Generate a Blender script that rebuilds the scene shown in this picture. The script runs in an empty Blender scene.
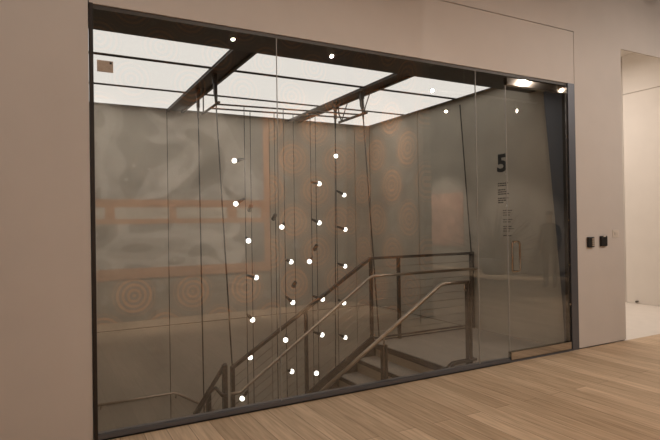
import bpy, bmesh, math, random
from mathutils import Vector, Matrix
random.seed(7)
S = bpy.context.scene
COL = S.collection

# ------------------------------------------------------------------ camera, world, big lights, exposure
YAW, PITCH, ROLL, FPX, CAM_D, CAM_H = .4963, .0072, -.0155, 533.7, 4.2249, 1.55
_s, _c = math.sin(YAW), math.cos(YAW)
_r = Vector((_c, -_s, 0)); _f = Vector((_s, _c, 0)); _z = Vector((0, 0, 1))
_up = math.cos(PITCH)*_z - math.sin(PITCH)*_f
FWD = math.cos(PITCH)*_f + math.sin(PITCH)*_z
RGT = math.cos(ROLL)*_r + math.sin(ROLL)*_up
UPV = math.cos(ROLL)*_up - math.sin(ROLL)*_r
cam_data = bpy.data.cameras.new('camera'); cam = bpy.data.objects.new('camera', cam_data); COL.objects.link(cam)
M4 = Matrix((RGT, UPV, -FWD)).transposed().to_4x4(); M4.translation = Vector((0, -CAM_D, CAM_H))
cam.matrix_world = M4
cam_data.sensor_width = 36; cam_data.lens = FPX*36/660; cam_data.clip_start = .05; cam_data.clip_end = 100
S.camera = cam

W = bpy.data.worlds.new('world'); S.world = W; W.use_nodes = True
W.node_tree.nodes['Background'].inputs[0].default_value = (.8, .75, .7, 1)
W.node_tree.nodes['Background'].inputs[1].default_value = .05
S.view_settings.view_transform = 'Standard'; S.view_settings.look = 'None'
S.view_settings.exposure = 0; S.view_settings.gamma = 1
S.view_settings.use_curve_mapping = False
try:
    S.cycles.use_denoising = True; S.cycles.denoising_input_passes = 'RGB_ALBEDO_NORMAL'; S.cycles.denoising_prefilter = 'ACCURATE'
    S.cycles.use_adaptive_sampling = False
    S.cycles.max_bounces = 10; S.cycles.transparent_max_bounces = 24
    S.cycles.caustics_reflective = False; S.cycles.caustics_refractive = False
    S.cycles.sample_clamp_indirect = 3
except Exception: pass

WARM = (1.0, .875, .775); NEUTRAL = (1.0, .87, .76)
def spot(name, loc, aim, watts, deg, blend=.6, col=WARM, rad=.022):
    l = bpy.data.lights.new(name, 'SPOT'); l.energy = watts; l.spot_size = math.radians(deg); l.spot_blend = blend
    l.color = col; l.shadow_soft_size = rad
    o = bpy.data.objects.new(name, l); COL.objects.link(o); o.location = loc
    o.rotation_euler = (Vector(aim)-Vector(loc)).to_track_quat('-Z', 'Y').to_euler()
    return o
# gallery track heads, then added washers for the mirrored walls: position, aim, watts, cone
TRACK_AND_ADDED = [
    ((2.60, -3.58, 4.4), (1.2, -.5, 0), 122, 110), ((4.35, -3.65, 4.4), (4.3, -.55, 0), 125, 112),
    ((7.35, -3.05, 4.4), (6.6, -.2, .6), 125, 110), ((7.44, -4.80, 4.4), (6.0, -1.0, .8), 100, 120),
    ((8.71, -3.49, 4.4), (7.0, 0, 1.0), 95, 110), ((9.17, -6.37, 4.4), (6.5, -2.0, .8), 50, 120),
    ((10.0, -3.61, 4.4), (9.5, 0, 1.0), 80, 100), ((10.78, -5.5, 4.4), (8.2, -2.0, 1.2), 50, 120),
    ((-1.6, -3.58, 4.4), (-.9, 0, .9), 130, 100),
    ((.8, -1.9, 4.4), (.7, -5, 1.8), 760, 66), ((2.7, -1.9, 4.4), (2.5, -5, 1.8), 690, 66), ((3.7, -2.2, 4.4), (4.9, -4.95, 1.9), 860, 76),  # unseen washers added to brighten the mirrored wallpaper and mural
    ((9.2, -8.2, 4.4), (12.5, -7.0, .6), 1050, 50), ((9.2, -10.4, 4.4), (12.5, -10.3, 1.5), 1500, 46),  # two more added lamps, out of view, brightening the mirrored far wall
]
for _i, (_p, _a, _w, _g) in enumerate(TRACK_AND_ADDED):
    spot('track_and_added_light', (_p[0], _p[1], _p[2]-.02), _a, _w, _g)
al = bpy.data.lights.new('passage_ceiling_light', 'AREA'); al.energy = 72; al.size = 1.6; al.color = (1, .9, .82)
ao = bpy.data.objects.new('passage_ceiling_light', al); COL.objects.link(ao); ao.location = (7.6, 2.2, 4.45)

# ------------------------------------------------------------------ materials
MATS = {}
def nd(nt, t, **kw):
    n = nt.nodes.new(t)
    for k, v in kw.items(): setattr(n, k, v)
    return n
def mat(name, col, rough=.6, metal=0, var=0, scale=6, bump=0, bscale=60):
    m = bpy.data.materials.new(name); m.use_nodes = True; nt = m.node_tree
    b = nt.nodes['Principled BSDF']
    b.inputs['Base Color'].default_value = (*col, 1); b.inputs['Roughness'].default_value = rough; b.inputs['Metallic'].default_value = metal
    if var or bump:
        tc = nd(nt, 'ShaderNodeTexCoord')
    if var:
        n = nd(nt, 'ShaderNodeTexNoise'); n.inputs['Scale'].default_value = scale; n.inputs['Detail'].default_value = 5
        r = nd(nt, 'ShaderNodeValToRGB')
        r.color_ramp.elements[0].position = .3; r.color_ramp.elements[1].position = .7
        r.color_ramp.elements[0].color = (*[c*(1-var) for c in col], 1); r.color_ramp.elements[1].color = (*[min(1, c*(1+var)) for c in col], 1)
        nt.links.new(tc.outputs['Object'], n.inputs['Vector']); nt.links.new(n.outputs['Fac'], r.inputs[0]); nt.links.new(r.outputs[0], b.inputs['Base Color'])
    if bump:
        n2 = nd(nt, 'ShaderNodeTexNoise'); n2.inputs['Scale'].default_value = bscale
        bp = nd(nt, 'ShaderNodeBump'); bp.inputs['Strength'].default_value = bump; bp.inputs['Distance'].default_value = .01
        nt.links.new(tc.outputs['Object'], n2.inputs['Vector']); nt.links.new(n2.outputs['Fac'], bp.inputs['Height']); nt.links.new(bp.outputs[0], b.inputs['Normal'])
    MATS[name] = m; return m
def emis(name, col, st):
    m = bpy.data.materials.new(name); m.use_nodes = True; nt = m.node_tree; nt.nodes.clear()
    e = nd(nt, 'ShaderNodeEmission'); e.inputs[0].default_value = (*col, 1); e.inputs[1].default_value = st
    o = nd(nt, 'ShaderNodeOutputMaterial'); nt.links.new(e.outputs[0], o.inputs[0]); return m
def math_(nt, op, a, b=None):
    n = nd(nt, 'ShaderNodeMath', operation=op)
    for i, v in enumerate((a, b)):
        if v is None: continue
        if isinstance(v, (int, float)): n.inputs[i].default_value = v
        else: nt.links.new(v, n.inputs[i])
    return n.outputs[0]

m_wall = mat('painted_plaster', (.60, .55, .505), .85, var=.02, scale=3)
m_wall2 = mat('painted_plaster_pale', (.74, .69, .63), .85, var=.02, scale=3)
m_groove = mat('dark_groove', (.06, .05, .045), .9)
m_ceil = mat('gallery_ceiling_paint', (.55, .51, .46), .9)
m_shaft = mat('stairwell_plaster', (.455, .41, .34), .8, var=.09, scale=1.7, bump=.05)
m_dark = mat('dark_bronze_metal', (.036, .030, .026), .45, .5, var=.1, scale=8)
m_jamb = mat('blue_grey_metal', (.125, .13, .145), .45, .5)
m_soffit = mat('dark_soffit', (.055, .046, .038), .5, 0, var=.1)
m_rail = mat('dark_steel', (.058, .049, .042), .42, .6)
m_hand = mat('brushed_handrail_steel', (.34, .285, .23), .33, .9)
m_cable = mat('steel_cable', (.36, .31, .25), .35, .9)
m_chrome = mat('brushed_door_steel', (.46, .41, .35), .05, 1)
m_tread = mat('grey_stair_surface', (.24, .21, .175), .75, var=.12, scale=30)
m_riser = mat('beige_riser', (.36, .29, .21), .7, var=.05)
m_black = mat('black_plastic', (.012, .011, .010), .5)
m_grey = mat('grey_plastic', (.10, .085, .065), .45)
m_white = mat('white_plastic', (.66, .60, .53), .5)
m_seal = mat('clear_silicone_seal', (.40, .37, .33), .4)
m_ink = mat('black_wall_lettering', (.012, .011, .010), .6)
m_ink2 = mat('grey_wall_lettering', (.10, .085, .07), .6)
m_notice = mat('beige_paper', (.44, .36, .29), .8, var=.12, scale=60)
m_panel = emis('backlit_diffuser', (1.0, .945, .88), .93)
m_bulb = emis('lit_bulb_glass', (1.0, .95, .87), 4)
m_frost = mat('unlit_bulb_glass', (.05, .045, .04), .3)
m_slab = mat('passage_floor', (.74, .68, .61), .5, var=.03)
m_skirt = mat('concrete_dark', (.2, .18, .15), .8)

def glass_mat():
    m = bpy.data.materials.new('clear_glass'); m.use_nodes = True; nt = m.node_tree; nt.nodes.clear()
    g = nd(nt, 'ShaderNodeNewGeometry')
    dot = nd(nt, 'ShaderNodeVectorMath', operation='DOT_PRODUCT')
    nt.links.new(g.outputs['Normal'], dot.inputs[0]); nt.links.new(g.outputs['Incoming'], dot.inputs[1])
    a = math_(nt, 'ABSOLUTE', dot.outputs['Value'])
    p = math_(nt, 'POWER', math_(nt, 'SUBTRACT', 1.0, a), 5.0)
    f = math_(nt, 'ADD', math_(nt, 'MULTIPLY', p, .90), .07)
    t = nd(nt, 'ShaderNodeBsdfTransparent'); t.inputs[0].default_value = (.965, .965, .955, 1)
    gl = nd(nt, 'ShaderNodeBsdfGlossy'); gl.inputs['Roughness'].default_value = 0; gl.inputs[0].default_value = (1, 1, 1, 1)
    mx = nd(nt, 'ShaderNodeMixShader'); o = nd(nt, 'ShaderNodeOutputMaterial')
    nt.links.new(f, mx.inputs[0]); nt.links.new(t.outputs[0], mx.inputs[1]); nt.links.new(gl.outputs[0], mx.inputs[2]); nt.links.new(mx.outputs[0], o.inputs[0])
    return m
m_glass = glass_mat()

def wood_mat():
    m = bpy.data.materials.new('oak_planks'); m.use_nodes = True; nt = m.node_tree; b = nt.nodes['Principled BSDF']
    tc = nd(nt, 'ShaderNodeTexCoord'); sp = nd(nt, 'ShaderNodeSeparateXYZ'); nt.links.new(tc.outputs['Object'], sp.inputs[0])
    cb = nd(nt, 'ShaderNodeCombineXYZ'); nt.links.new(sp.outputs['Y'], cb.inputs[0]); nt.links.new(sp.outputs['X'], cb.inputs[1])
    br = nd(nt, 'ShaderNodeTexBrick'); br.offset = .37; br.inputs['Scale'].default_value = 1
    br.inputs['Brick Width'].default_value = 2.6; br.inputs['Row Height'].default_value = .165
    br.inputs['Mortar Size'].default_value = .0026; br.inputs['Mortar Smooth'].default_value = .3; br.inputs['Bias'].default_value = 0
    br.inputs['Color1'].default_value = (.54, .39, .25, 1); br.inputs['Color2'].default_value = (.76, .575, .395, 1); br.inputs['Mortar'].default_value = (.28, .18, .11, 1)
    nt.links.new(cb.outputs[0], br.inputs['Vector'])
    mp = nd(nt, 'ShaderNodeMapping'); mp.inputs['Scale'].default_value = (26, 1.3, 1); nt.links.new(tc.outputs['Object'], mp.inputs[0])
    n = nd(nt, 'ShaderNodeTexNoise'); n.inputs['Scale'].default_value = 1.6; n.inputs['Detail'].default_value = 7; n.inputs['Distortion'].default_value = .6
    nt.links.new(mp.outputs[0], n.inputs['Vector'])
    r = nd(nt, 'ShaderNodeValToRGB'); r.color_ramp.elements[0].position = .3; r.color_ramp.elements[1].position = .68
    r.color_ramp.elements[0].color = (.72, .68, .62, 1); r.color_ramp.elements[1].color = (1.06, 1.05, 1.04, 1)
    nt.links.new(n.outputs['Fac'], r.inputs[0])
    mx = nd(nt, 'ShaderNodeMix', data_type='RGBA', blend_type='MULTIPLY'); mx.inputs[0].default_value = 1
    nt.links.new(br.outputs['Color'], mx.inputs[6]); nt.links.new(r.outputs[0], mx.inputs[7])
    nt.links.new(mx.outputs[2], b.inputs['Base Color']); b.inputs['Roughness'].default_value = .5
    return m
m_wood = wood_mat()

def rings_mat(name, ax, u0):
    """wallpaper: staggered rows of concentric rings; ax 0 runs along x, 1 along y"""
    m = bpy.data.materials.new(name); m.use_nodes = True; nt = m.node_tree; b = nt.nodes['Principled BSDF']; b.inputs['Roughness'].default_value = .9
    tc = nd(nt, 'ShaderNodeTexCoord'); sp = nd(nt, 'ShaderNodeSeparateXYZ'); nt.links.new(tc.outputs['Object'], sp.inputs[0])
    PU, PV, V0 = .965, 1.19, .42
    def lat(du, dv):
        u = math_(nt, 'MULTIPLY', math_(nt, 'SUBTRACT', math_(nt, 'FRACT', math_(nt, 'ADD', math_(nt, 'DIVIDE', math_(nt, 'SUBTRACT', sp.outputs[ax], u0), PU), 50.5+du)), .5), PU)
        v = math_(nt, 'MULTIPLY', math_(nt, 'SUBTRACT', math_(nt, 'FRACT', math_(nt, 'ADD', math_(nt, 'DIVIDE', math_(nt, 'SUBTRACT', sp.outputs[2], V0), PV), 50.5+dv)), .5), PV)
        return math_(nt, 'SQRT', math_(nt, 'ADD', math_(nt, 'MULTIPLY', u, u), math_(nt, 'MULTIPLY', v, v)))
    r = math_(nt, 'MINIMUM', lat(0, 0), lat(.5, .5))
    ring = math_(nt, 'GREATER_THAN', math_(nt, 'SINE', math_(nt, 'MULTIPLY', math_(nt, 'ADD', r, .012), 2*math.pi/.084)), .1)
    mask = math_(nt, 'MULTIPLY', ring, math_(nt, 'LESS_THAN', r, .335))
    # small figures printed between the rings
    n = nd(nt, 'ShaderNodeTexNoise'); n.inputs['Scale'].default_value = 5; n.inputs['Detail'].default_value = 1
    nt.links.new(tc.outputs['Object'], n.inputs['Vector'])
    fig = math_(nt, 'MULTIPLY', math_(nt, 'GREATER_THAN', n.outputs['Fac'], .60), math_(nt, 'GREATER_THAN', r, .37))
    m1 = nd(nt, 'ShaderNodeMix', data_type='RGBA'); m1.inputs[6].default_value = (.22, .19, .15, 1); m1.inputs[7].default_value = (.34, .31, .27, 1)
    nt.links.new(fig, m1.inputs[0])
    m2 = nd(nt, 'ShaderNodeMix', data_type='RGBA'); m2.inputs[7].default_value = (.72, .36, .17, 1)
    nt.links.new(m1.outputs[2], m2.inputs[6]); nt.links.new(mask, m2.inputs[0]); nt.links.new(m2.outputs[2], b.inputs['Base Color'])
    return m
m_paper_x = rings_mat('ring_wallpaper', 0, 4.23)
m_paper_y = rings_mat('ring_wallpaper_side', 1, -3.957)

def mural_mat():
    m = bpy.data.materials.new('grey_abstract_print'); m.use_nodes = True; nt = m.node_tree; b = nt.nodes['Principled BSDF']; b.inputs['Roughness'].default_value = .8
    tc = nd(nt, 'ShaderNodeTexCoord')
    n = nd(nt, 'ShaderNodeTexNoise'); n.inputs['Scale'].default_value = .95; n.inputs['Detail'].default_value = 1.2; n.inputs['Distortion'].default_value = .5
    mp = nd(nt, 'ShaderNodeMapping'); mp.inputs['Location'].default_value = (3.3, 0, 1.7); nt.links.new(tc.outputs['Object'], mp.inputs[0]); nt.links.new(mp.outputs[0], n.inputs['Vector'])
    r = nd(nt, 'ShaderNodeValToRGB'); r.color_ramp.interpolation = 'CONSTANT'
    e = r.color_ramp.elements; e[0].position = 0; e[0].color = (.16, .15, .135, 1); e[1].position = .42; e[1].color = (.27, .255, .23, 1)
    for p, c in ((.5, .50), (.56, .37), (.64, .20)):
        x = e.new(p); x.color = (c, c*.96, c*.88, 1)
    nt.links.new(n.outputs['Fac'], r.inputs[0])
    v = nd(nt, 'ShaderNodeTexVoronoi'); v.inputs['Scale'].default_value = 5.2; v.inputs['Randomness'].default_value = .45; nt.links.new(tc.outputs['Object'], v.inputs['Vector'])
    n2 = nd(nt, 'ShaderNodeTexNoise'); n2.inputs['Scale'].default_value = .8; nt.links.new(tc.outputs['Object'], n2.inputs['Vector'])
    dots = math_(nt, 'MULTIPLY', math_(nt, 'LESS_THAN', v.outputs['Distance'], .17), math_(nt, 'GREATER_THAN', n2.outputs['Fac'], .5))
    mx = nd(nt, 'ShaderNodeMix', data_type='RGBA'); mx.inputs[7].default_value = (.55, .52, .46, 1)
    nt.links.new(dots, mx.inputs[0]); nt.links.new(r.outputs[0], mx.inputs[6]); nt.links.new(mx.outputs[2], b.inputs['Base Color'])
    return m
m_mural = mural_mat()
m_band = mat('terracotta_print', (.46, .22, .11), .8)
m_band_pale = mat('pale_print', (.55, .50, .42), .8)

# ------------------------------------------------------------------ mesh helpers
def box(bm, x0, x1, y0, y1, z0, z1, mi=0):
    vs = [bm.verts.new(p) for p in ((x0,y0,z0),(x1,y0,z0),(x1,y1,z0),(x0,y1,z0),(x0,y0,z1),(x1,y0,z1),(x1,y1,z1),(x0,y1,z1))]
    for f in ((3,2,1,0),(4,5,6,7),(0,1,5,4),(1,2,6,5),(2,3,7,6),(3,0,4,7)):
        bm.faces.new([vs[i] for i in f]).material_index = mi
def prism(bm, pts, axis, a0, a1, mi=0):
    """polygon pts (2d) extruded along axis ('x': pts are (y,z); 'y': pts are (x,z); 'z': (x,y))"""
    mk = {'x': lambda p, a: (a, p[0], p[1]), 'y': lambda p, a: (p[0], a, p[1]), 'z': lambda p, a: (p[0], p[1], a)}[axis]
    A = [bm.verts.new(mk(p, a0)) for p in pts]; B = [bm.verts.new(mk(p, a1)) for p in pts]
    n = len(pts)
    fs = [bm.faces.new(A), bm.faces.new(B[::-1])]
    for i in range(n): fs.append(bm.faces.new((A[i], B[i], B[(i+1) % n], A[(i+1) % n])))
    for f in fs: f.material_index = mi
    bmesh.ops.recalc_face_normals(bm, faces=fs)
def frame_at(d):
    d = d.normalized(); u = d.cross(Vector((0, 0, 1)))
    if u.length < 1e-4: u = d.cross(Vector((0, 1, 0)))
    u.normalize(); return u, u.cross(d).normalized()
def tube(bm, pts, r, seg=10, cap=True):
    """round tube along a polyline, mitred; r a number or a list"""
    pts = [Vector(p) for p in pts]; n = len(pts); rr = r if isinstance(r, (list, tuple)) else [r]*n
    rings = []; u = None
    for i, p in enumerate(pts):
        if i == 0: d = pts[1]-p
        elif i == n-1: d = p-pts[i-1]
        else: d = (pts[i+1]-p).normalized()+(p-pts[i-1]).normalized()
        d.normalize()
        if u is None: u, v = frame_at(d)
        else:
            u = (u-d*u.dot(d)).normalized(); v = u.cross(d)
        k = 1
        if 0 < i < n-1:
            k = 1/max(.5, d.dot((pts[i+1]-p).normalized()))
        rings.append([bm.verts.new(p+(u*math.cos(t)+v*math.sin(t))*rr[i]*(1 if k == 1 else (1+(k-1)*.5))) for t in [2*math.pi*j/seg for j in range(seg)]])
    fs = []
    for a, b in zip(rings, rings[1:]):
        for j in range(seg): fs.append(bm.faces.new((a[j], a[(j+1) % seg], b[(j+1) % seg], b[j])))
    for f in fs: f.smooth = True
    if cap: fs += [bm.faces.new(rings[0][::-1]), bm.faces.new(rings[-1])]
    bmesh.ops.recalc_face_normals(bm, faces=fs)
def bar(bm, a, b, w, h):
    """flat bar from a to b: w across (level), h the other way"""
    a, b = Vector(a), Vector(b); u, v = frame_at(b-a)
    if abs((b-a).normalized().z) > .999: u, v = Vector((1, 0, 0)), Vector((0, 1, 0))
    q = [(-1,-1),(1,-1),(1,1),(-1,1)]
    A = [bm.verts.new(a+u*w/2*i+v*h/2*j) for i, j in q]; B = [bm.verts.new(b+u*w/2*i+v*h/2*j) for i, j in q]
    fs = [bm.faces.new(A[::-1]), bm.faces.new(B)]+[bm.faces.new((A[i], A[(i+1)%4], B[(i+1)%4], B[i])) for i in range(4)]
    bmesh.ops.recalc_face_normals(bm, faces=fs)
def ball(bm, c, r, seg=16):
    g = bmesh.ops.create_uvsphere(bm, u_segments=seg, v_segments=seg//2+2, radius=r)
    for v in g['verts']:
        v.co += Vector(c)
        for f in v.link_faces: f.smooth = True
def new(name, fill, m, parent=None, loc=None):
    bm = bmesh.new(); fill(bm)
    me = bpy.data.meshes.new(name); 
    if loc is not None: bmesh.ops.translate(bm, verts=bm.verts, vec=-Vector(loc))
    bm.to_mesh(me); bm.free()
    for x in (m if isinstance(m, (list, tuple)) else [m]): me.materials.append(x)
    o = bpy.data.objects.new(name, me); COL.objects.link(o)
    if loc is not None: o.location = loc
    if parent is not None:
        o.parent = parent; o.matrix_parent_inverse = Matrix.Translation(parent_world(parent)).inverted()
    return o
def parent_world(p):
    v = Vector(p.location)
    if p.parent: 
        return v   # matrix_parent_inverse of p already cancels its own parent
    return v
def bevel(o, w=.003, seg=2):
    md = o.modifiers.new('bevel', 'BEVEL'); md.width = w; md.segments = seg; md.limit_method = 'ANGLE'; return o
def tag(o, label, cat, group=None):
    o['label'] = label; o['category'] = cat
    if group: o['group'] = group
    return o
def thing(name, label, cat, loc, group=None):
    o = bpy.data.objects.new(name, None); o.empty_display_size = .1; COL.objects.link(o); o.location = loc
    return tag(o, label, cat, group)
def struct(name, fill, m, label=None, cat=None):
    o = new(name, fill, m); o['kind'] = 'structure'
    if label: o['label'] = label
    if cat: o['category'] = cat
    return o
def lift(f, *a, **k): return lambda bm: f(bm, *a, **k)

# ------------------------------------------------------------------ the setting: gallery
XL, XR, XC = .322, 5.655, 6.573       # opening left and right, corner at the passage
ZT, ZP, ZH, ZG = 3.185, 3.815, 3.743, 7.2
YO, XS, XF = -5.03, 5.41, 12.5        # opposite wall, side partition, far wall
def f_floor(bm):
    box(bm, -5, XF+.2, -13, 0.0, -.25, 0)
struct('floor', f_floor, m_wood, 'wide pale oak plank floor of the gallery', 'floor')
struct('floor_passage', lift(box, XC-.2, 9.8, .0, 5, -.25, -.002), m_slab, 'pale floor of the bright passage at right', 'floor')
struct('ceiling', lift(box, -5, XF+.2, -13, .25, ZG, ZG+.15), m_ceil, 'flat gallery ceiling', 'ceiling')
def f_front(bm):
    g = .007
    box(bm, -5, XL-g, 0, .25, 0, ZG)                       # left of the opening
    box(bm, XL-g, XR+g, 0, .25, ZP+g, ZG)                  # above the access panel
    box(bm, XR+g, XC, 0, .25, .012, ZG)                    # pier right of the door
    box(bm, XC, XF+.2, 0, .02, ZH, ZG); box(bm, XC, XF+.2, .02, .25, ZH+.25, ZG)   # header of the passage
    box(bm, 9.75, XF+.2, 0, .25, 0, ZH)
    box(bm, XL-g, XR+g, .03, .25, ZT+.03, ZP+g, 1)         # recess behind the access panel
    box(bm, XR+g, XC, .02, .25, 0, .012, 1)                # shadow gap at the floor
struct('wall_front', f_front, [m_wall, m_groove], 'matte beige gallery wall around the glazed opening', 'wall')
bevel(struct('trim_1', lift(box, XL, XR, .0, .03, ZT, ZP), m_wall, 'flush beige access panel above the glazing', 'panel'), .002)
struct('wall_opposite', lift(box, -5, XS+.15, YO-.2, YO, 0, ZG), m_paper_x, 'wall papered with orange concentric rings, mirrored in the glass', 'wall')
struct('wall_partition', lift(box, XS, XS+.15, YO, -2.58, 0, ZG), m_paper_y, 'end partition with ring wallpaper, mirrored in the glass', 'wall')
m_far = mat('far_wall_paint', (.22, .19, .155), .85)
m_far_dark = mat('far_wall_dark', (.10, .10, .105), .85)
struct('wall_far', lambda bm: (box(bm, XF, XF+.2, -13, -5.15, 0, ZG), box(bm, XF, XF+.2, -5.15, 0, 0, ZG, 1)), [m_far, m_far_dark], 'far gallery wall, pale then dark grey', 'wall')
struct('wall_rear', lift(box, XS+.15, XF, -13.2, -13, 0, ZG), m_far, 'rear wall of the far gallery', 'wall')
struct('wall_end', lift(box, XS+.14, XS+.15, -13, YO-.2, 0, ZG), m_far)
struct('wall_left', lift(box, -5.2, -5, -13, .25, 0, ZG), m_wall, 'left end wall of the gallery', 'wall')

# passage at right
struct('wall_passage', lambda bm: (box(bm, 9.6, 9.75, .25, 1.925, .0, 3.872), box(bm, 9.6, 9.75, .25, 1.925, 3.886, 4.6), box(bm, 9.6, 9.75, 1.938, 5, 0, 4.6), box(bm, 9.62, 9.8, .25, 5, 0, 4.6, 1)), [m_wall2, m_wall], 'bright passage wall with a flush door panel line', 'wall')
struct('wall_passage_left', lift(box, XC-.3, XC-.02, .25, 5, 0, 4.6), m_wall2)
struct('wall_passage_back', lift(box, XC-.3, 9.8, 5, 5.2, 0, 4.6), m_wall2)
struct('ceiling_passage', lift(box, XC-.3, 9.8, .25, 5.2, 4.6, 4.75), m_wall2)
def f_stop(bm):
    tube(bm, [(9.60, 1.71, .04), (9.56, 1.71, .04)], [.018, .016], 12); tube(bm, [(9.56, 1.71, .04), (9.55, 1.71, .04)], .02, 12)
tag(new('door_stop', f_stop, m_grey), 'small dark door stop low on the bright passage wall', 'door stop')

# ------------------------------------------------------------------ the setting: stairwell
XW, YB, ZC, ZB = 5.563, 4.41, 3.39, -4.3
SX0 = .15
def f_back(bm):
    g = .006; xs = [SX0, 1.77, 3.5, 5.228, XW]; zs = [ZB, -.012, 3.5]
    for a, b in zip(xs, xs[1:]):
        for c, d in zip(zs, zs[1:]): box(bm, a+g, b-g, YB, YB+.03, c+g, d-g)
    box(bm, SX0-.1, XW+.1, YB+.02, YB+.2, ZB, 3.6, 1)
struct('wall_back', f_back, [m_shaft, m_groove], 'brown grey panelled back wall of the stairwell', 'wall')
def f_right(bm):
    g = .006; ys = [.06, 2.92, YB]; zs = [ZB, -.012, 3.5]
    for a, b in zip(ys, ys[1:]):
        for c, d in zip(zs, zs[1:]): box(bm, XW, XW+.03, a+g, b-g, c+g, d-g)
    box(bm, XW+.02, XW+.2, .25, YB+.2, ZB, 3.6, 1); box(bm, XW+.02, XW+.07, .06, .25, ZB, 3.6, 1)
struct('wall_right', f_right, [m_shaft, m_groove], 'brown grey panelled right wall of the stairwell', 'wall')
struct('wall_stair_left', lift(box, SX0-.15, SX0, .25, YB, ZB, 3.6), m_shaft, 'left wall of the stairwell', 'wall')
struct('wall_stair_front', lift(box, SX0-.15, XW+.1, -.1, .055, ZB, -.26), m_shaft, 'stairwell wall below the gallery floor', 'wall')
struct('floor_stairwell', lift(box, SX0-.15, XW+.1, -.1, YB+.2, ZB-.15, ZB), m_skirt, 'bottom of the stairwell', 'floor')
struct('ceiling_stairwell', lift(box, SX0-.15, XW+.2, .06, YB+.2, 3.52, 3.65), m_soffit, 'dark void above the luminous ceiling', 'ceiling')
# dark soffit behind the head of the glazing
struct('trim_2', lift(box, SX0, XW, .055, .60, 3.2, 3.52), m_soffit, 'dark soffit band behind the glass head', 'soffit')
BEAMS = [(1.763, 2.022, 'left'), (3.842, 4.085, 'right')]
for a, b, n in BEAMS:
    def f_beam(bm, a=a, b=b):
        box(bm, a+.03, b-.03, .60, YB-.01, 3.385, 3.5)
        box(bm, a, a+.035, .60, YB-.01, 3.36, 3.5); box(bm, b-.035, b, .60, YB-.01, 3.36, 3.5)
    struct('ceiling_beam', f_beam, m_dark, n+' dark steel channel beam between the glowing ceiling panels', 'beam')

# luminous ceiling: three columns by three rows
ROWS = [(.62, 1.845, 'front'), (1.915, 3.125, 'middle'), (3.195, YB-.11, 'rear')]
COLS = [(SX0+.03, 1.755, 'left of both beams'), (2.03, 3.834, 'between the two beams'), (4.093, XW-.10, 'right of both beams')]
for y0, y1, rn in ROWS:
    for x0, x1, cn in COLS:
        loc = ((x0+x1)/2, (y0+y1)/2, 3.40)
        t = thing('ceiling_light_panel', 'glowing white ceiling light panel in the %s row, %s' % (rn, cn), 'light panel', loc, 'luminous ceiling panels')
        new('diffuser', lift(box, x0, x1, y0, y1, 3.392, 3.41), m_panel, t)
        def f_fr(bm, x0=x0, x1=x1, y0=y0, y1=y1):
            for q in ((x0-.012, x1+.012, y0-.014, y0), (x0-.012, x1+.012, y1, y1+.014), (x0-.012, x0, y0, y1), (x1, x1+.012, y0, y1)):
                box(bm, *q, 3.385, 3.43)
        new('panel_frame', f_fr, m_dark, t)

# ------------------------------------------------------------------ glazing
struct('trim_3', lift(box, XL, XL+.025, -.012, .07, 0, ZT), m_dark, 'slim dark left jamb of the glazing', 'jamb')
struct('trim_4', lambda bm: (box(bm, 5.535, XR, -.004, .06, 0, ZT), box(bm, 5.50, 5.54, .012, .055, .0, ZT, 1)), [m_jamb, m_dark], 'blue grey metal right jamb beside the glass door', 'jamb')
struct('trim_5', lambda bm: (box(bm, XL+.025, 5.535, .014, .055, ZT-.03, ZT+.03),), m_soffit, 'dark metal head of the glazing', 'head')
struct('trim_6', lambda bm: (box(bm, XL+.025, 4.50, -.012, -.004, 0, .046), box(bm, XL+.025, 4.50, .012, .06, 0, .046), box(bm, XL+.025, 4.50, -.012, .06, -.2, .012), box(bm, 4.50, 5.535, -.012, .06, -.2, .018)), m_jamb, 'blue grey metal sill channel under the glass', 'sill')
GX = [(XL+.028, 1.785), (1.797, 4.058), (4.070, 4.494)]
for i, (a, b) in enumerate(GX):
    o = struct('window_%d' % (i+1), lift(box, a, b, -.003, .009, .014, 3.15), m_glass, ('widest clear glass panel', 'x')[0] if i == 1 else ('clear glass panel at the left jamb' if i == 0 else 'narrow clear glass panel beside the door'), 'glass panel')
for x in (1.791, 4.064):
    struct('trim_%d' % (7 if x < 3 else 8), lift(box, x-.002, x+.002, -.004, .010, .014, 3.15), m_seal, 'pale vertical seal between glass panels', 'seal')
door = new('door_1', lift(box, 4.508, 5.496, -.003, .009, .10, 3.08), m_glass); door['kind'] = 'structure'; door['label'] = 'frameless glass door at the right of the glazing'; door['category'] = 'door'
bevel(new('top_rail', lift(box, 4.508, 5.496, -.022, .028, 3.045, 3.132), m_chrome, door), .004)
bevel(new('bottom_rail', lift(box, 4.508, 5.496, -.022, .028, .028, .118), m_chrome, door), .004)
bevel(new('edge_strip', lift(box, 4.501, 4.5065, -.004, .010, .12, 3.04), m_seal, door), .001)
def dpull(bm, s):
    x0, x1, z0, z1, y = 4.515, 4.63, 1.0, 1.325, s
    c = []
    R = .035
    for cx, cz, a0 in ((x1-R, z1-R, 90), (x1-R, z0+R, 0)):
        for k in range(6):
            t = math.radians(a0-18*k); c.append((cx+R*math.cos(t), y, cz+R*math.sin(t)))
    tube(bm, [(x0, y, z1)]+c+[(x0, y, z0)], .011, 10)
    L = []
    for cx, cz, a0 in ((x0+R*.4, z0+R*.4, 270), (x0+R*.4, z1-R*.4, 180)):
        for k in range(5):
            t = math.radians(a0-22.5*k); L.append((cx+R*.4*math.cos(t), y, cz+R*.4*math.sin(t)))
    tube(bm, [(x0+.03, y, z0)]+L+[(x0+.03, y, z1)], .011, 10)
    for z in (z0, z1): tube(bm, [((x0+x1)/2, y, z), ((x0+x1)/2, .003, z)], .009, 8)
new('pull_handle', lift(dpull, -.05), m_chrome, door)
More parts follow.
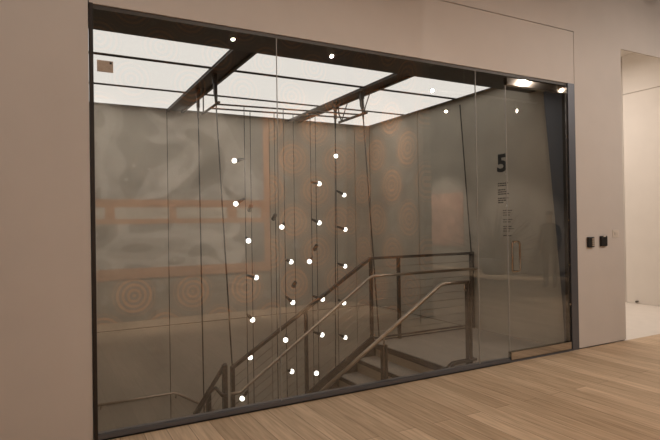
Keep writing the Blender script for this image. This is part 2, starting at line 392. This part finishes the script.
for z in (.55, 1.02, 1.55, 2.55):
    new('glint_stud', lift(tube, [(5.512, -.006, z), (5.512, .02, z)], .009, 10), m_chrome, door)  # bright studs imitating light spots reflected along the jamb
# added dark sheet with a slanted edge, imitating a dark reflection in the door
struct('trim_9', lift(prism, [(.065, -.0), (.065, 3.2), (.36, 3.2), (.22, 1.6), (.13, .5), (.11, 0)], 'x', XW-.02, XW+.004), m_jamb, 'added dark grey sheet with slanted edge imitating a dark reflection in the door', 'panel')
nt_ = thing('notice_card', 'small beige notice card stuck high on the glass at far left', 'notice', (.426, -.005, 2.73))
new('card', lift(box, .371, .481, -.0055, -.0034, 2.69, 2.775), m_notice, nt_)
new('dark_square', lift(box, .457, .472, -.0062, -.0056, 2.752, 2.768), m_black, nt_)

# ------------------------------------------------------------------ staircase
LX, LY = 3.79, 1.68
RUN, RIS = .275, .167
st = thing('staircase', 'grey open-well staircase dropping left from the landing behind the glass', 'staircase', (LX, .9, 0))
bevel(struct('floor_landing', lambda bm: box(bm, LX, XW-.005, .065, LY, -.055, 0.0), m_tread, 'grey stair landing behind the glass door', 'landing'), .003)
struct('trim_10', lambda bm: (box(bm, LX-.025, LX, .065, LY+.02, -.065, .001), box(bm, LX, XW-.005, LY, LY+.02, -.20, .012)), m_dark, 'dark metal edge of the stair landing', 'edge')
struct('trim_11', lift(box, LX, XW-.005, .3, LY-.1, -.2, -.056), m_riser)
for k in range(1, 7):
    x1 = LX-RUN*(k-1)-.004; x0 = LX-RUN*k; z = -RIS*k
    tr = bevel(new('tread', lift(box, x0, x1+.02, .235, LY-.08, z-.04, z), m_tread, st), .003)
    new('nosing', lift(box, x0-.022, x0+.0, .235, LY-.08, z-.042, z+.001), m_dark, tr)
for k in range(0, 7):
    x0 = LX-RUN*k; z = -RIS*k
    new('riser', lift(box, x0+.005, x0+.02, .235, LY-.08, z-RIS, z-(.042 if k else .066)), m_riser, st)
def stringer(bm, y0, y1, up=.09):
    n = 7; a = (LX, -.02); b = (LX-RUN*n, -RIS*n-.02)
    prism(bm, [(a[0]+.02, .0), (a[0]-.04, up), (b[0], b[1]+up+.04), (b[0]-.12, b[1]+up-.03), (b[0]-.12, b[1]-.2), (b[0], b[1]-.25), (a[0], -.28), (a[0]+.02, -.25)], 'y', y0, y1)
new('stringer', lift(stringer, LY-.076, LY-.0545), m_rail, st)
new('stringer', lift(stringer, .21, .235, .0), m_rail, st)
ZM = -RIS*7; XM = LX-RUN*7     # quarter landing
new('landing', lambda bm: box(bm, SX0+.005, XM, .21, LY+.02, ZM-.1, ZM), m_tread, st)
R2 = .24
for k in range(1, 6):
    y0 = LY+.02+R2*(k-1); z = ZM-RIS*k
    tr = new('tread', lift(box, SX0+.005, 1.70, y0-.02, y0+R2, z-.04, z), m_tread, st)
    new('nosing', lift(box, SX0+.005, 1.70, y0+R2, y0+R2+.02, z-.042, z+.001), m_dark, tr)
Y2 = LY+.02+R2*5; ZL = ZM-RIS*6
new('stringer', lift(prism, [(LY+.02, ZM+.02), (Y2+.05, ZL+.1), (Y2+.05, ZL-.2), (LY+.02, ZM-.3)], 'x', 1.705, 1.735), m_rail, st)
new('landing', lambda bm: box(bm, SX0+.005, 1.83, Y2, YB-.005, ZL-.1, ZL), m_tread, st)
for k in range(1, 8):
    x0 = 1.83+RUN*(k-1); z = ZL-RIS*k
    new('tread', lift(box, x0-.02, x0+RUN, Y2+.08, YB-.01, z-.04, z), m_tread, st)
new('stringer', lift(prism, [(1.83, ZL+.05), (1.83+RUN*7, ZL-RIS*7+.05), (1.83+RUN*7, ZL-RIS*7-.25), (1.83, ZL-.25)], 'y', Y2+.03, Y2+.06), m_rail, st)

# ------------------------------------------------------------------ railings
def post(bm, x, y, z0, z1, s=.045, t=.008, gap=.014):
    """two flat bars side by side with a gap"""
    for d in (-1, 1): box(bm, x+d*gap/2-(t if d < 0 else 0)-.001, x+d*gap/2+(0 if d < 0 else t)+.001, y-s/2, y+s/2, z0, z1)
YR = 1.65
g1 = thing('stair_railing', 'dark steel cable railing along the far side of the landing and upper flight', 'railing', (LX, YR, 0))
T0, T1 = Vector((3.765, YR, 1.092)), Vector((1.895, YR, -.062))
TE = Vector((5.545, YR, 1.092))
new('top_rail', lambda bm: (bar(bm, T1, T0, .05, .034), bar(bm, T0-Vector((.01, 0, 0)), TE, .05, .034)), m_rail, g1)
YH = YR-.075
new('handrail', lift(tube, [(1.845, YH, -.335), (1.955, YH, -.335), (2.0, YH, -.305), (3.70, YH, .845), (3.76, YH, .868), (5.55, YH, .868)], .019, 12), m_hand, g1)
for x, z0, z1 in ((3.775, -.15, 1.08), (4.215, .0, 1.08), (2.825, -.75, .49)):
    new('post', lift(post, x, YR, z0, z1), m_rail, g1)
new('post', lambda bm: box(bm, 5.50, 5.535, YR-.03, YR+.03, .0, 1.11), m_rail, g1)
new('post', lambda bm: box(bm, 1.875, 1.915, YR-.02, YR+.03, ZM+.002, -.05), m_rail, g1)
sl = (T0.z-T1.z)/(T0.x-T1.x)
new('bottom_rail', lambda bm: (bar(bm, (1.895, YR, T1.z-1.03), (3.82, YR, T1.z-1.03+sl*(3.82-1.895)), .03, .02), bar(bm, (3.82, YR, .05), (5.52, YR, .05), .03, .02)), m_rail, g1)
for k in range(9):
    dz = .12+.105*k
    def f_c(bm, dz=dz):
        tube(bm, [(1.895, YR, T0.z-(3.775-1.895)*sl-dz), (3.775, YR, T0.z-dz), (5.52, YR, T0.z-dz)], .0028, 6)
    new('cable', f_c, m_cable, g1)
for x, z in ((2.45, .0), (3.2, .52)):
    zz = .845-(3.74-x)*(.845+.305)/1.74
    new('handrail_bracket', lift(tube, [(x, YH, zz-.01), (x, YH, zz-.06), (x, YR, zz-.07)], .007, 8), m_hand, g1)

g2 = thing('stair_railing', 'short dark steel railing descending towards the back wall at lower left', 'railing', (1.78, LY, ZM))
def yz(y): return -.05-(y-1.74)*.70
new('top_rail', lift(bar, (1.83, 1.72, yz(1.72)), (1.83, 3.12, yz(3.12)), .036, .034), m_rail, g2)
for y in (1.735, 2.42, 3.10):
    new('post', lambda bm, y=y: box(bm, 1.803, 1.853, y-.03, y+.03, yz(y)-1.12, yz(y)+.005), m_rail, g2)
new('handrail', lift(tube, [(1.81, YH, -.335), (1.75, YH+.01, -.335), (1.74, 1.80, -.31), (1.74, 2.0, yz(2.0)-.17), (1.74, 3.1, yz(3.1)-.20)], .019, 12), m_rail, g2)
for k in range(8):
    dz = .16+.105*k
    new('cable', lift(tube, [(1.83, 1.74, yz(1.74)-dz), (1.83, 3.1, yz(3.1)-dz)], .0028, 6), m_cable, g2)

YN = .15
g3 = thing('stair_railing', 'brushed steel handrail on dark posts close behind the glass', 'railing', (3.9, YN, 0))
new('handrail', lift(tube, [(4.075, YN, .90), (3.72, YN, .905), (3.66, YN, .885), (1.75, YN, -.305)], .02, 12), m_hand, g3)
new('post', lift(post, 4.055, YN, .0, .91, .05, .014, .024), m_rail, g3)
new('post', lift(post, 2.95, YN, -.75, .355, .05, .014, .024), m_rail, g3)
new('handrail_bracket', lift(tube, [(2.95, YN, .34), (2.95, YN, .44)], .008, 8), m_hand, g3)
new('handrail_bracket', lift(tube, [(4.0, YN, .89), (4.0, YN, .82), (4.04, YN, .80)], .008, 8), m_hand, g3)
new('bottom_rail', lambda bm: [bar(bm, a, b, .014, .03) for dy in (-.02, .02) for a, b in (((4.14, YN+dy, .058), (3.83, YN+dy, .052)), ((3.835, YN+dy, .055), (3.58, YN+dy, -.10)))], m_rail, g3)

g4 = thing('wall_handrail', 'slim steel handrail fixed to the stairwell back wall at lower left', 'handrail', (1.2, 4.33, -1.06))
new('rail_tube', lift(tube, [(SX0+.05, 4.33, -1.062), (1.80, 4.33, -1.062), (1.86, 4.33, -1.085), (4.0, 4.33, -2.42)], .019, 12), m_hand, g4)
for x, z in ((.75, -1.062), (1.84, -1.075), (2.6, -1.546)):
    new('bracket', lift(tube, [(x, 4.33, z), (x, 4.34, z-.07), (x, YB, z-.075)], .008, 8), m_hand, g4)

# ------------------------------------------------------------------ suspension rods and lamp frame
def rod(label, top, bot, fit=True):
    t = thing('suspension_rod', label, 'rod', top, 'steel rods hanging the stair')
    a, b = Vector(top), Vector(bot); d = (b-a).normalized()
    new('rod_bar', lift(tube, [a+d*.16, b], .009, 8), m_rail, t)
    if fit: new('clevis', lambda bm: (box(bm, a.x-.025, a.x+.025, a.y-.03, a.y+.03, a.z-.06, a.z+.055), bar(bm, a+d*.03, a+d*.20, .035, .04), tube(bm, [a+d*.18, a+d*.34], [.019, .012], 10)), m_dark, t)
    return t
rod('slanted steel rod from the left beam down to the railing post at lower left', (1.865, 2.10, 3.33), (1.89, 1.65, -.03))
rod('straight steel rod from the left beam, leftmost of the hanging rods', (1.865, 2.88, 3.33), (1.955, 3.10, -2.1))
rod('slanted steel rod from the right beam down to the landing corner', (3.92, 2.04, 3.33), (3.93, LY+.03, .01))
rod('straight steel rod from the far end of the right beam beside lit bulbs', (3.92, 2.79, 3.33), (3.93, 2.98, -2.4))
rod('slanted steel rod along the right wall down to the railing corner', (5.49, 1.82, 3.45), (5.535, YR+.02, 1.1), False)

fr = thing('hanging_frame', 'thin black rectangular lamp frame slung under the two ceiling beams', 'frame', (2.93, 2.45, 3.06))
new('crossbar', lift(tube, [(1.912, 2.08, 3.045), (1.912, 2.86, 3.045)], .016, 8), m_dark, fr)
new('crossbar', lift(tube, [(4.0, 2.04, 3.09), (4.0, 2.82, 3.09)], .02, 8), m_dark, fr)
YA, YF = 2.20, 2.46
def barz(x): return 3.045+(x-1.89)/(3.96-1.89)*.045
for y in (YA, YF):
    new('rail_tube', lift(tube, [(1.91, y, 3.045), (3.985, y, 3.09)], .011, 8), m_dark, fr)
for x, y in ((4.0, 2.12), (4.0, 2.74)):
    new('hanger', lambda bm, x=x, y=y: (tube(bm, [(x-.06, y, 3.37), (x-.05, y, 3.2), (x, y, 3.09)], .011, 8), tube(bm, [(x+.10, y, 3.37), (x+.05, y+.03, 3.2), (x, y, 3.09)], .008, 8)), m_dark, fr)
for y in (2.17, 2.79):
    new('hanger', lift(tube, [(1.912, y, 3.383), (1.912, y, 3.045)], .009, 8), m_dark, fr)

# ------------------------------------------------------------------ strings of bulbs (drop: height of the clamp, bulb offset from the cord dx, dz; lit)
STRINGS = [('black cord of seven lit bulbs, leftmost cord, near the slanted rod',
  2.269,
  2.2,
  -1.6,
  [(-0.136, 0.0, 2.385, -0.027, 1),
   (-0.125, 0.0, 1.892, -0.074, 1),
   (0.022, -0.035, 1.401, -0.048, 1),
   (0.131, 0.0, 0.916, -0.034, 1),
   (0.073, 0.0, 0.431, -0.08, 1),
   (0.035, 0.0, -0.06, -0.059, 1),
   (-0.078, 0.0, -0.525, -0.093, 1)]),
 ('black cord with one dark bulb turned away, second cord from left',
  2.443,
  2.46,
  -1.6,
  [(0.0, 0.075, 1.815, -0.062, 0), (0.062, 0.0, -0.819, -0.089, 1)]),
 ('black cord with one dark bulb turned away, third cord from left', 2.785, 2.46, -1.6, [(0.0, 0.075, 1.694, -0.062, 0)]),
 ('black cord of five lit bulbs hanging in the middle of the void',
  2.806,
  2.2,
  -1.6,
  [(-0.044, 0.0, 1.583, -0.065, 1),
   (0.08, 0.0, 1.093, -0.034, 1),
   (0.097, 0.0, 0.609, -0.086, 1),
   (-0.029, -0.035, 0.12, -0.069, 1),
   (0.068, 0.0, -0.35, -0.029, 1)]),
 ('black cord with a dark bulb low down, left of the pair of right cords', 3.066, 2.46, -1.6, [(0.0, 0.075, 0.759, -0.062, 0)]),
 ('black cord of six lit bulbs, near half of the right pair',
  3.198,
  2.2,
  -1.6,
  [(0.123, 0.0, 2.117, -0.021, 1),
   (0.114, 0.0, 1.619, -0.053, 1),
   (-0.041, 0.0, 1.109, -0.059, 1),
   (0.147, 0.0, 0.585, -0.054, 1),
   (0.131, 0.0, 0.102, -0.052, 1),
   (0.02, -0.035, -0.394, -0.05, 1)]),
 ('black cord with a dark bulb turned away, far half of the right pair', 3.406, 2.46, -1.6, [(0.0, 0.075, 1.256, -0.062, 0)]),
 ('black cord of six lit bulbs, rightmost cord, beside the far rod',
  3.876,
  2.72,
  -1.6,
  [(-0.018, -0.035, 2.613, -0.058, 1),
   (0.134, 0.0, 2.046, -0.066, 1),
   (0.143, 0.0, 1.509, -0.047, 1),
   (0.128, 0.0, 0.961, -0.05, 1),
   (0.101, 0.0, 0.422, -0.061, 1),
   (0.114, 0.0, -0.097, -0.059, 1)])]
for (label, x, y, z1, bulbs) in STRINGS:
    t = thing('bulb_string', label, 'bulb string', (x, y, barz(x)), 'bulb strings in the stair void')
    new('cord', lift(tube, [(x, y, barz(x)-.0125), (x, y, z1)], .0055, 6), m_black, t)
    for (dx, dy, zz, dz, lit) in bulbs:
        a = Vector((x, y, zz)); b = Vector((x+dx, y+dy, zz+dz)); d = (b-a).normalized(); R = .031
        s = new('lamp_socket', lift(tube, [a-d*.004, a+d*.012, b-d*(R*.85)], [.008, .014, .024] if lit else [.012, .026, .029], 10), m_black, t)
        new('bulb', lift(ball, b, R), m_bulb if lit else m_frost, s)

# ------------------------------------------------------------------ lettering on the right stairwell wall
cu = bpy.data.curves.new('floor_number', 'FONT'); cu.body = '5'; cu.size = .33; cu.extrude = .001; cu.offset = .010
tmp = bpy.data.objects.new('floor_number', cu); COL.objects.link(tmp)
fm = bpy.data.meshes.new_from_object(tmp.evaluated_get(bpy.context.evaluated_depsgraph_get())); fm.name = 'floor_number'
bpy.data.objects.remove(tmp); bpy.data.curves.remove(cu)
fm.materials.clear(); fm.materials.append(m_ink)
five = bpy.data.objects.new('floor_number', fm); COL.objects.link(five)
five.rotation_euler = (math.pi/2, 0, -math.pi/2); five.location = (XW-.002, 1.172, 2.235); five.scale = (1.22, 1, 1)
tag(five, 'large black numeral 5 on the right stairwell wall', 'sign')
def text_block(label, rows, y0, z0, lh, h, m):
    t = thing('wall_text', label, 'text', (XW, y0, z0)); rr = random.Random(3)
    for i, w in enumerate(rows):
        if not w: continue
        def f(bm):
            y = y0; z = z0-i*lh; e = y0-w
            while y > e+.004:
                ww = min(rr.uniform(.03, .06), y-e); box(bm, XW-.002, XW+.001, y-ww+.008, y, z-h, z); y -= ww
        new('text_line', f, m, t)
text_block('small black lines of text under the numeral 5', [.19, .16, 0, .14, .18, .20, 0, .19, .15, .10], 1.155, 2.075, .029, .015, m_ink)
text_block('fainter grey lines of text above the door handle', [.17, .14, .13, 0, .17, .14, 0, .16, .19, .12, 0, .15], 1.07, 1.70, .031, .012, m_ink2)

# ------------------------------------------------------------------ switches on the pier
s1 = thing('card_reader', 'grey card reader on the beige wall, nearer the glass door', 'card reader', (5.885, 0, 1.275))
bevel(new('reader_body', lift(box, 5.83, 5.945, -.03, 0, 1.215, 1.34), m_black, s1), .008)
bevel(new('keypad', lift(box, 5.885, 5.938, -.034, -.028, 1.225, 1.33), m_grey, s1), .004)
for i in range(4): new('key', lift(box, 5.892, 5.93, -.037, -.033, 1.232+i*.025, 1.249+i*.025), m_notice, s1)
s2 = thing('wall_switch', 'black switch box on the beige wall, right of the card reader', 'switch', (6.135, 0, 1.285))
bevel(new('switch_body', lift(box, 6.075, 6.195, -.03, 0, 1.22, 1.348), m_black, s2), .008)
bevel(new('switch_clip', lift(box, 6.115, 6.155, -.034, -.028, 1.335, 1.352), m_white, s2), .002)
s3 = thing('light_switch', 'pale light switch plate near the wall corner', 'light switch', (6.395, 0, 1.375))
bevel(new('plate', lift(box, 6.335, 6.46, -.006, 0, 1.325, 1.42), m_white, s3), .002)
new('rocker', lambda bm: [box(bm, x, x+.022, -.010, -.005, 1.352, 1.395) for x in (6.362, 6.387, 6.412)], m_white, s3)

# ------------------------------------------------------------------ what the glass mirrors: artworks, visitor, lamps; plus added wall washers
mu = thing('mural', 'large grey abstract print with a terracotta band, mirrored at the left of the glass', 'artwork', (1.0, YO, .72))
new('print', lift(box, -1.7, 3.62, YO+.004, YO+.02, .87, 3.62), m_mural, mu)
new('border', lambda bm: (box(bm, -1.8, 3.73, YO+.004, YO+.025, .70, .87), box(bm, 3.62, 3.73, YO+.004, YO+.025, .87, 3.72)), m_band, mu)
bd = new('band', lift(box, -1.7, 3.62, YO+.02, YO+.026, 1.60, 2.0), m_band, mu)
for x0, x1 in ((3.1, 3.56), (2.03, 2.92), (1.05, 1.92), (.40, .90)):
    new('pale_block', lift(box, x0, x1, YO+.026, YO+.029, 1.68, 1.87), m_band_pale, bd)
pic = thing('picture', 'pinkish framed picture mirrored behind the right part of the railing', 'picture', (XF, -10.3, .7))
m_pic = mat('pink_canvas', (.42, .22, .15), .8, var=.45, scale=3)
new('canvas', lift(box, XF-.03, XF, -11.2, -9.4, .72, 2.55), m_pic, pic)

def f_spikes(bm):
    rr = random.Random(5); c = Vector((11.7, -7.3, .45))
    for i in range(95):
        th = rr.uniform(-.12, math.pi+.12); ph = rr.uniform(-.55, .55); L = rr.uniform(.75, 1.75)
        d = Vector((math.sin(ph)*.8, math.cos(th), max(-.1, math.sin(th)))).normalized()
        e = c+d*L; m_ = c+d*L*.5+Vector((0, 0, .08))
        if e.x > 12.4: e.x = 12.4
        tube(bm, [c+d*.05, m_, e], [.03, .024, .006], 5)
sp = thing('spiky_plant', 'dark plant of radiating spikes mirrored in the glass door', 'plant', (11.7, -7.3, 0))
m_spk = mat('dark_spikes', (.035, .03, .025), .7)
new('spikes', f_spikes, m_spk, sp)
new('planter', lift(tube, [(11.7, -7.3, 0), (11.7, -7.3, .1), (11.7, -7.3, .46)], [.30, .34, .40], 20), m_spk, sp)

def person(loc, face):
    t = thing('person', 'person in dark clothes standing in the gallery, mirrored at the right of the glass door', 'person', loc)
    V = [(0,0,.95,.15,.12),(0,0,1.12,.145,.11),(0,0,1.30,.17,.12),(0,0,1.43,.12,.09),(0,0,1.50,.058,.06),(0,.01,1.57,.07,.08),(0,.015,1.66,.078,.098),(0,.01,1.735,.05,.065),
         (.18,0,1.40,.06,.06),(.23,.0,1.12,.047,.047),(.21,.08,.90,.036,.036),(.20,.11,.80,.03,.02),
         (-.18,0,1.40,.06,.06),(-.23,.0,1.12,.047,.047),(-.21,.06,.90,.036,.036),(-.20,.09,.80,.03,.02),
         (.09,0,.86,.10,.10),(.10,.01,.50,.065,.07),(.10,-.01,.10,.045,.05),(.11,.12,.04,.045,.035),
         (-.09,0,.86,.10,.10),(-.10,.01,.50,.065,.07),(-.10,-.01,.10,.045,.05),(-.11,.12,.04,.045,.035)]
    Ed = [(0,1),(1,2),(2,3),(3,4),(4,5),(5,6),(6,7),(3,8),(8,9),(9,10),(10,11),(3,12),(12,13),(13,14),(14,15),(0,16),(16,17),(17,18),(18,19),(0,20),(20,21),(21,22),(22,23)]
    bm = bmesh.new(); sk = bm.verts.layers.skin.verify(); vs = []
    for i, (x, y, z, a, b) in enumerate(V):
        v = bm.verts.new((x, y, z)); v[sk].radius = (a, b); v[sk].use_root = (i == 0); vs.append(v)
    for a, b in Ed: bm.edges.new((vs[a], vs[b]))
    me = bpy.data.meshes.new('body'); bm.to_mesh(me); bm.free()
    o = bpy.data.objects.new('body', me); COL.objects.link(o)
    o.modifiers.new('skin', 'SKIN'); md = o.modifiers.new('sub', 'SUBSURF'); md.levels = 2; md.render_levels = 2
    dg = bpy.context.evaluated_depsgraph_get(); me2 = bpy.data.meshes.new_from_object(o.evaluated_get(dg)); me2.name = 'body'
    o.modifiers.clear(); o.data = me2
    me2.materials.clear()
    for m in (mat('dark_coat', (.03, .03, .035), .9), mat('skin', (.42, .26, .18), .6), mat('dark_trousers', (.02, .022, .03), .9)): me2.materials.append(m)
    for p in me2.polygons:
        z = p.center.z; p.use_smooth = True
        p.material_index = 1 if (z > 1.50 or (z < .86 and abs(p.center.x) > .17 and z > .7)) else (2 if z < .88 else 0)
    o.parent = t; t.rotation_euler = (0, 0, face)
    def hair(bm):
        ball(bm, (0, 0, 0), .1); 
        for v in list(bm.verts):
            if v.co.z < -.02 and v.co.y > -.02: bm.verts.remove(v)
            else: v.co = Vector((v.co.x*.88, v.co.y*1.08+.003, v.co.z*1.02+1.675))
    h = new('hair', hair, m_black); h.parent = t
    for s in (-1, 1):
        fg = new('fingers', lambda bm, s=s: [tube(bm, [(s*.20+k*.014-.021, .105, .80), (s*.20+k*.014-.021, .115, .76), (s*.20+k*.013-.02, .105, .72+abs(k-1.5)*.008)], [.009, .008, .006], 6) for k in range(4)], me2.materials[1]); fg.parent = t
    return t
person((10.2, -4.1, 0), 1.2)

for x0, x1, y in ((-3, 5.3, -3.55), (5.7, 11.5, -3.56), (-1, 5.2, -1.9), (6.5, 11.5, -5.5)):
    o = tag(new('lighting_track', lambda bm, x0=x0, x1=x1, y=y: (box(bm, x0, x1, y-.02, y+.02, 4.62, 4.66), [tube(bm, [(x, y, 4.66), (x, y, ZG-.003)], .008, 6) for x in (x0+.3, (x0+x1)/2, x1-.3)]), m_white), {-3.55: 'long pale lighting track hung over the middle of the gallery', -3.56: 'pale lighting track continuing right of the partition', -1.9: 'pale lighting track nearest the glass wall', -5.5: 'pale lighting track in the far right gallery'}[y], 'lighting track')
for i, (p, a, w, g) in enumerate(TRACK_AND_ADDED):
    t = thing('track_and_added_spotlight', 'track spotlight number', 'spotlight', p, 'gallery track spotlights')
    t['label'] = 'white cylindrical gallery track spotlight, some of them added unseen to wash the walls'
    d = (Vector(a)-Vector(p)).normalized(); P = Vector(p)
    new('lamp_housing', lift(tube, [P-d*.17, P-d*.16, P-d*.035, P-d*.03], [.03, .052, .056, .05], 14), m_white, t)
    new('stem', lambda bm, P=P, d=d: (tube(bm, [P-d*.12, (P-d*.12).xy.to_3d()+Vector((0, 0, 4.62))], .01, 8),), m_white, t)
